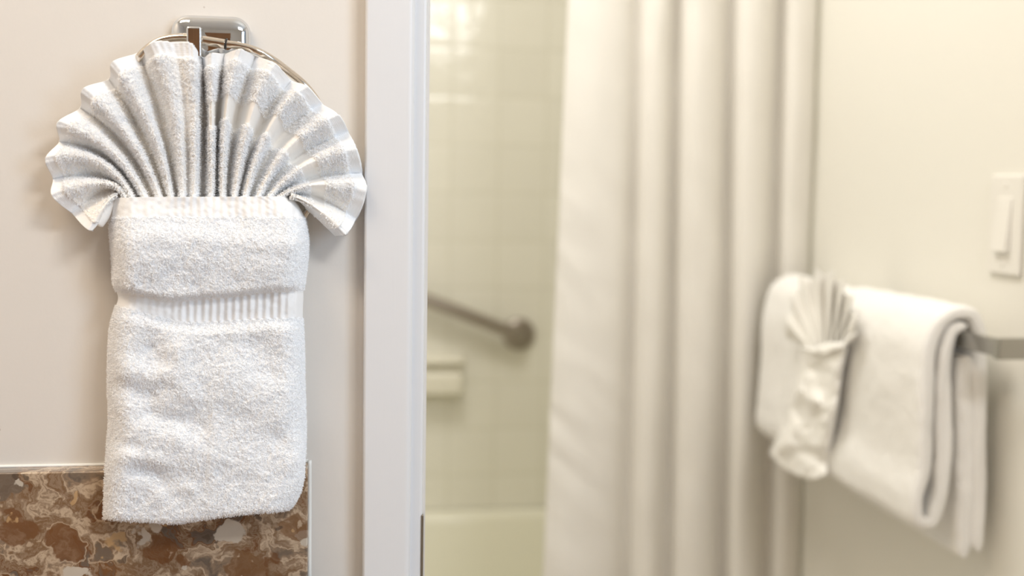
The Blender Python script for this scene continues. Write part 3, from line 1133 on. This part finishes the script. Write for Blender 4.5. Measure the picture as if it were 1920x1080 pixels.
# ------------------------------------------------------------------ light switch
sw_tl, sw_bl = at(1863, 328, 0, XW), at(1861, 511, 0, XW)
sy1 = (sw_tl[1] + sw_bl[1]) / 2
syc = sy1 - 0.037
szc = (sw_tl[2] + sw_bl[2]) / 2
shh = (sw_tl[2] - sw_bl[2]) / 2
sw = empty('light_switch', (XW, syc, szc), 'white rocker light switch on the cream wall above the towel bar', 'light switch')
box('cover_plate', XW - 0.0065, XW - 0.0002, syc - 0.037, sy1, szc - shh, szc + shh, M_SWITCH, sw, 0.003)
bm = bmesh.new()
ry0, ry1, rz0, rz1 = syc - 0.0165, syc + 0.0165, szc - 0.034, szc + 0.034
vs = [bm.verts.new(p) for p in ((XW - 0.004, ry0, rz0), (XW - 0.004, ry1, rz0), (XW - 0.004, ry1, rz1), (XW - 0.004, ry0, rz1),
                                (XW - 0.0145, ry0, rz0), (XW - 0.0145, ry1, rz0), (XW - 0.008, ry1, rz1), (XW - 0.008, ry0, rz1))]
for f in ((0, 1, 2, 3), (4, 5, 6, 7), (0, 1, 5, 4), (1, 2, 6, 5), (2, 3, 7, 6), (3, 0, 4, 7)):
    bm.faces.new([vs[i] for i in f])
from_bm('rocker', bm, M_SWITCH, sw, False, 0.0012, 2)
for dz in (shh - 0.013, -(shh - 0.013)):
    bm = bmesh.new()
    lathe_bm(bm, (XW - 0.006, syc, szc + dz), (-1, 0, 0), [(0, 0.0042), (0.0012, 0.0040), (0.0018, 0.003), (0.0012, 0.0008)], 16)
    from_bm('screw', bm, M_SWITCH, sw, True)

# ------------------------------------------------------------------ towel bar on the right wall
XB = XW - 0.062
bz = at(1872, 652, 0, XB)[2]
by0 = at(1876, 650, 0, XB)[1]
by1 = 0.985
tb = empty('towel_bar', (XW, (by0 + by1) / 2, bz), 'chrome square towel bar on the cream wall carrying two bath towels', 'towel bar')
box('rail', XB - 0.005, XB + 0.005, by0 - 0.002, by1, bz - 0.0105, bz + 0.0105, M_TBAR, tb, 0.0012, 2)
for yy in (by0, by1):
    box('post', XB - 0.008, XW - 0.003, yy - 0.010, yy + 0.004, bz - 0.0125, bz + 0.0125, M_TBAR, tb, 0.0015, 2)
    box('mounting_plate', XW - 0.006, XW - 0.0002, yy - 0.024, yy + 0.018, bz - 0.021, bz + 0.021, M_TBAR, tb, 0.002, 2)


def ribbon(path_xz, half, y0, y1, ny=70, seed=1, wrinkle=0.0015, hem_slope=0.0):
    """cloth of some thickness: a centre line in the X-Z plane, swept along Y with rounded ends"""
    C = np.array(path_xz, float)
    seg = np.r_[0, np.cumsum(np.linalg.norm(np.diff(C, axis=0), axis=1))]
    s = np.linspace(0, seg[-1], 260)
    c = np.stack([interp_cr(seg, C[:, i], s) for i in (0, 1)], -1)
    hw = np.interp(s, seg, half)
    t = np.gradient(c, axis=0)
    t /= np.linalg.norm(t, axis=1, keepdims=True)
    nrm = np.stack([-t[:, 1], t[:, 0]], -1)
    end = np.sqrt(np.clip(1 - (1 - np.clip(np.minimum(s, s[-1] - s) / 0.010, 0, 1)) ** 2, 0.02, 1))
    ys = np.linspace(0, 1, ny)
    ys = 0.5 - 0.5 * np.cos(PI * ys) * (0.35 + 0.65 * abs(np.cos(PI * ys)) ** 0.3) / 1.0
    ys = (ys - ys[0]) / (ys[-1] - ys[0])
    Y = y0 + (y1 - y0) * ys
    dist = np.minimum(Y - y0, y1 - Y)
    e = np.sqrt(np.clip(1 - (1 - np.clip(dist / 0.011, 0, 1)) ** 2, 0.03, 1))
    n1 = vnoise((ny, 260), (5, 14), seed) * wrinkle
    n2 = vnoise((ny, 260), (18, 40), seed + 1) * wrinkle * 0.45
    n2 = n2 + vnoise((ny, 260), (ny - 1, 150), seed + 5) * 0.0005
    off = (hw * end)[None] * (0.25 + 0.75 * e)[:, None]
    A = c[None] + nrm[None] * (off + n1 + n2)[..., None]
    Bq = c[None] - nrm[None] * (off - n1 + n2)[..., None]
    ring_ = np.concatenate([A, Bq[:, ::-1]], 1)
    P = np.stack([ring_[..., 0], np.broadcast_to(Y[:, None], ring_.shape[:2]), ring_[..., 1]], -1)
    P[..., 1] += vnoise(P.shape[:2], (2, 30), seed + 2) * 0.002
    v, q = grid_arrays(P, True)
    m = 260
    chunks = [(v, q)]
    for row in (0, ny - 1):
        a_ = P[row, :m]
        b_ = P[row, m:][::-1]
        chunks.append(grid_arrays(np.stack([a_, b_], 0)))
    return chunks


# near bath towel: centre line read at its near end, Y = YN
YN, YF = 0.412, 0.715


def endpt(px, py, yv):
    p = at(px, py, 1, yv)
    return (p[0], p[2])


near_px = [(1836, 1034), (1840, 900), (1841, 760), (1843, 670), (1842, 622), (1826, 591), (1800, 588), (1768, 606), (1748, 645), (1742, 700), (1740, 800),
           (1737, 880), (1722, 945), (1727, 980), (1748, 984), (1764, 950), (1773, 880), (1775, 780), (1776, 700), (1782, 650), (1797, 618), (1815, 610)]
near_h = [.0085, .0105, .0105, .0105, .009, .009, .009, .010, .0105, .011, .011, .0105, .009, .0085, .0085, .010, .0110, .0110, .010, .0085, .0075, .0065]
path = [endpt(a, b, YN) for a, b in near_px]
ch = ribbon(path, near_h, YN, YF, 70, 51, 0.0018)
back_px = [(1818, 668), (1817, 720), (1818, 800), (1819, 900), (1817, 990), (1812, 1048)]
chb = ribbon([endpt(a, b, YN) for a, b in back_px], [.008, .0115, .0115, .0115, .0115, .010], YN + 0.004, YF + 0.032, 70, 55, 0.0012)
t2 = empty('bath_towel', (XB, (YN + YF) / 2, bz + 0.02), 'thick folded ivory bath towel on the bar, the nearer one by the light switch', 'towel', 'bath towels on the towel bar')
link('front_fold', mesh_np('front_fold', ch), M_BATH, t2)
link('back_fold', mesh_np('back_fold', chb), M_BATH, t2)

# far bath towel
AY0, AY1 = 0.754, 0.992


def far_pt(dx, z):
    return (XB + dx, z)


zA = at(1545, 882, 0, XB - 0.045)[2]
far_path = [far_pt(0.036, zA - 0.02), far_pt(0.037, 0.88), far_pt(0.036, bz - 0.01), far_pt(0.026, bz + 0.016), far_pt(0.0, bz + 0.028), far_pt(-0.026, bz + 0.016),
            far_pt(-0.038, bz - 0.02), far_pt(-0.042, 0.90), far_pt(-0.046, zA + 0.06), far_pt(-0.044, zA + 0.012), far_pt(-0.030, zA + 0.002), far_pt(-0.022, zA + 0.03),
            far_pt(-0.019, 0.88), far_pt(-0.016, bz - 0.02), far_pt(-0.010, bz + 0.008)]
ch = ribbon(far_path, [.009, .010, .010, .009, .009, .009, .010, .0105, .010, .008, .008, .009, .0095, .008, .006], AY0, AY1, 70, 61, 0.0018)
t1 = empty('bath_towel', (XB, (AY0 + AY1) / 2, bz + 0.02), 'folded ivory bath towel on the bar beside the curtain, behind the small fan-folded washcloth', 'towel', 'bath towels on the towel bar')
link('front_fold', mesh_np('front_fold', ch), M_BATH, t1)

# washcloth folded into a small fan, laid over the far towel's front
WX = XB - 0.058
wc = empty('washcloth', tuple(at(1545, 650, 0, WX)), 'small white washcloth pleated into a fan, draped on the far bath towel', 'washcloth')
WF = [(1472, 632, 'e'), (1476, 604, 'r'), (1484, 580, 'v'), (1484, 556, 'r'), (1499, 541, 'v'), (1500, 520, 'r'), (1521, 523, 'v'), (1530, 507, 'r'),
      (1546, 516, 'v'), (1560, 510, 'r'), (1568, 527, 'v'), (1582, 527, 'r'), (1584, 550, 'v'), (1598, 557, 'r'), (1594, 582, 'v'), (1605, 596, 'r'), (1600, 628, 'e')]
wl = []
nW = len(WF)
for i, (rx, ry, kd) in enumerate(WF):
    bx, by = 1512 + 72 * i / (nW - 1), 652 - 6 * i / (nW - 1)
    mx, my = bx * 0.42 + rx * 0.58 + 0.0, by * 0.42 + ry * 0.58
    dd = {'r': (0.012, 0.015, 0.020), 'v': (0.004, 0.003, 0.007), 'e': (0.003, 0.004, 0.006)}[kd]
    wl.append(((bx, by), (mx, my), (rx, ry)) + dd)
P2w, dw, rw, vw_, uw = fan_grid(wl, None, 8, 50)
Pw = at_grid(P2w[..., 0], P2w[..., 1], 0, WX - dw)
link('pleated_fan', mesh_np('pleated_fan', [sheet(Pw, normals_of(Pw, (-1, 0, 0)), 0.002)]), M_FLUFF, wc)
# gathered knot below the fan
kx_ = np.linspace(0, 1, 60)
kv = np.linspace(0, 1, 26)[:, None]
ktop = interp_cr([0, .25, .5, .75, 1], [648, 650, 641, 640, 620], kx_)[None]
kbot = interp_cr([0, .25, .5, .75, 1], [658, 668, 668, 658, 636], kx_)[None]
KX = 1504 + 98 * kx_[None] + 0 * kv
KY = ktop + (kbot - ktop) * kv
KD = 0.010 + 0.014 * np.sin(PI * kv) ** 0.7 * (0.5 + 0.5 * np.sin(kx_[None] * PI)) + vnoise(KX.shape, (4, 9), 71) * 0.004
Pk = at_grid(KX, KY, 0, WX - KD)
link('gather', mesh_np('gather', [sheet(Pk, normals_of(Pk, (-1, 0, 0)), 0.003)]), M_FLUFF, wc)
bu = np.linspace(0, 1, 90)
bv = np.linspace(0, 1, 120)[:, None]
bty = 650 + (interp_cr([0, 0.3, 0.6, 0.85, 1], [850, 876, 893, 897, 888], bu) - 650)[None] * bv
wlx = interp_cr([640, 700, 745, 790, 830, 900], [1503, 1497, 1488, 1472, 1452, 1420], bty)
wrx = interp_cr([640, 700, 760, 820, 870, 900], [1592, 1580, 1572, 1562, 1553, 1550], bty)
WPX = wlx + (wrx - wlx) * bu[None]
wd = 0.004 + 0.014 * np.clip(np.minimum(bu, 1 - bu) / 0.14, 0, 1)[None] ** 0.5 + vnoise(WPX.shape, (7, 4), 72) * 0.004 + vnoise(WPX.shape, (16, 9), 73) * 0.0018


def wcrease(x0, y0, x1, y1, wdt, amp):
    dx, dy = x1 - x0, y1 - y0
    t = np.clip(((WPX - x0) * dx + (bty - y0) * dy) / (dx * dx + dy * dy), 0, 1)
    return amp * np.exp(-((WPX - x0 - t * dx) ** 2 + (bty - y0 - t * dy) ** 2) / wdt ** 2)


wd = wd + wcrease(1500, 735, 1545, 762, 14, 0.007) + wcrease(1492, 768, 1508, 800, 10, -0.008) + wcrease(1505, 690, 1550, 700, 12, -0.005) \
    + wcrease(1460, 840, 1500, 800, 14, 0.006) + wcrease(1540, 720, 1530, 880, 12, -0.004) + wcrease(1515, 850, 1545, 870, 12, -0.004)
Pwb = at_grid(WPX, bty, 0, WX - wd)
link('drape', mesh_np('drape', [sheet(Pwb, normals_of(Pwb, (-1, 0, 0)), 0.004)]), M_FLUFF, wc)
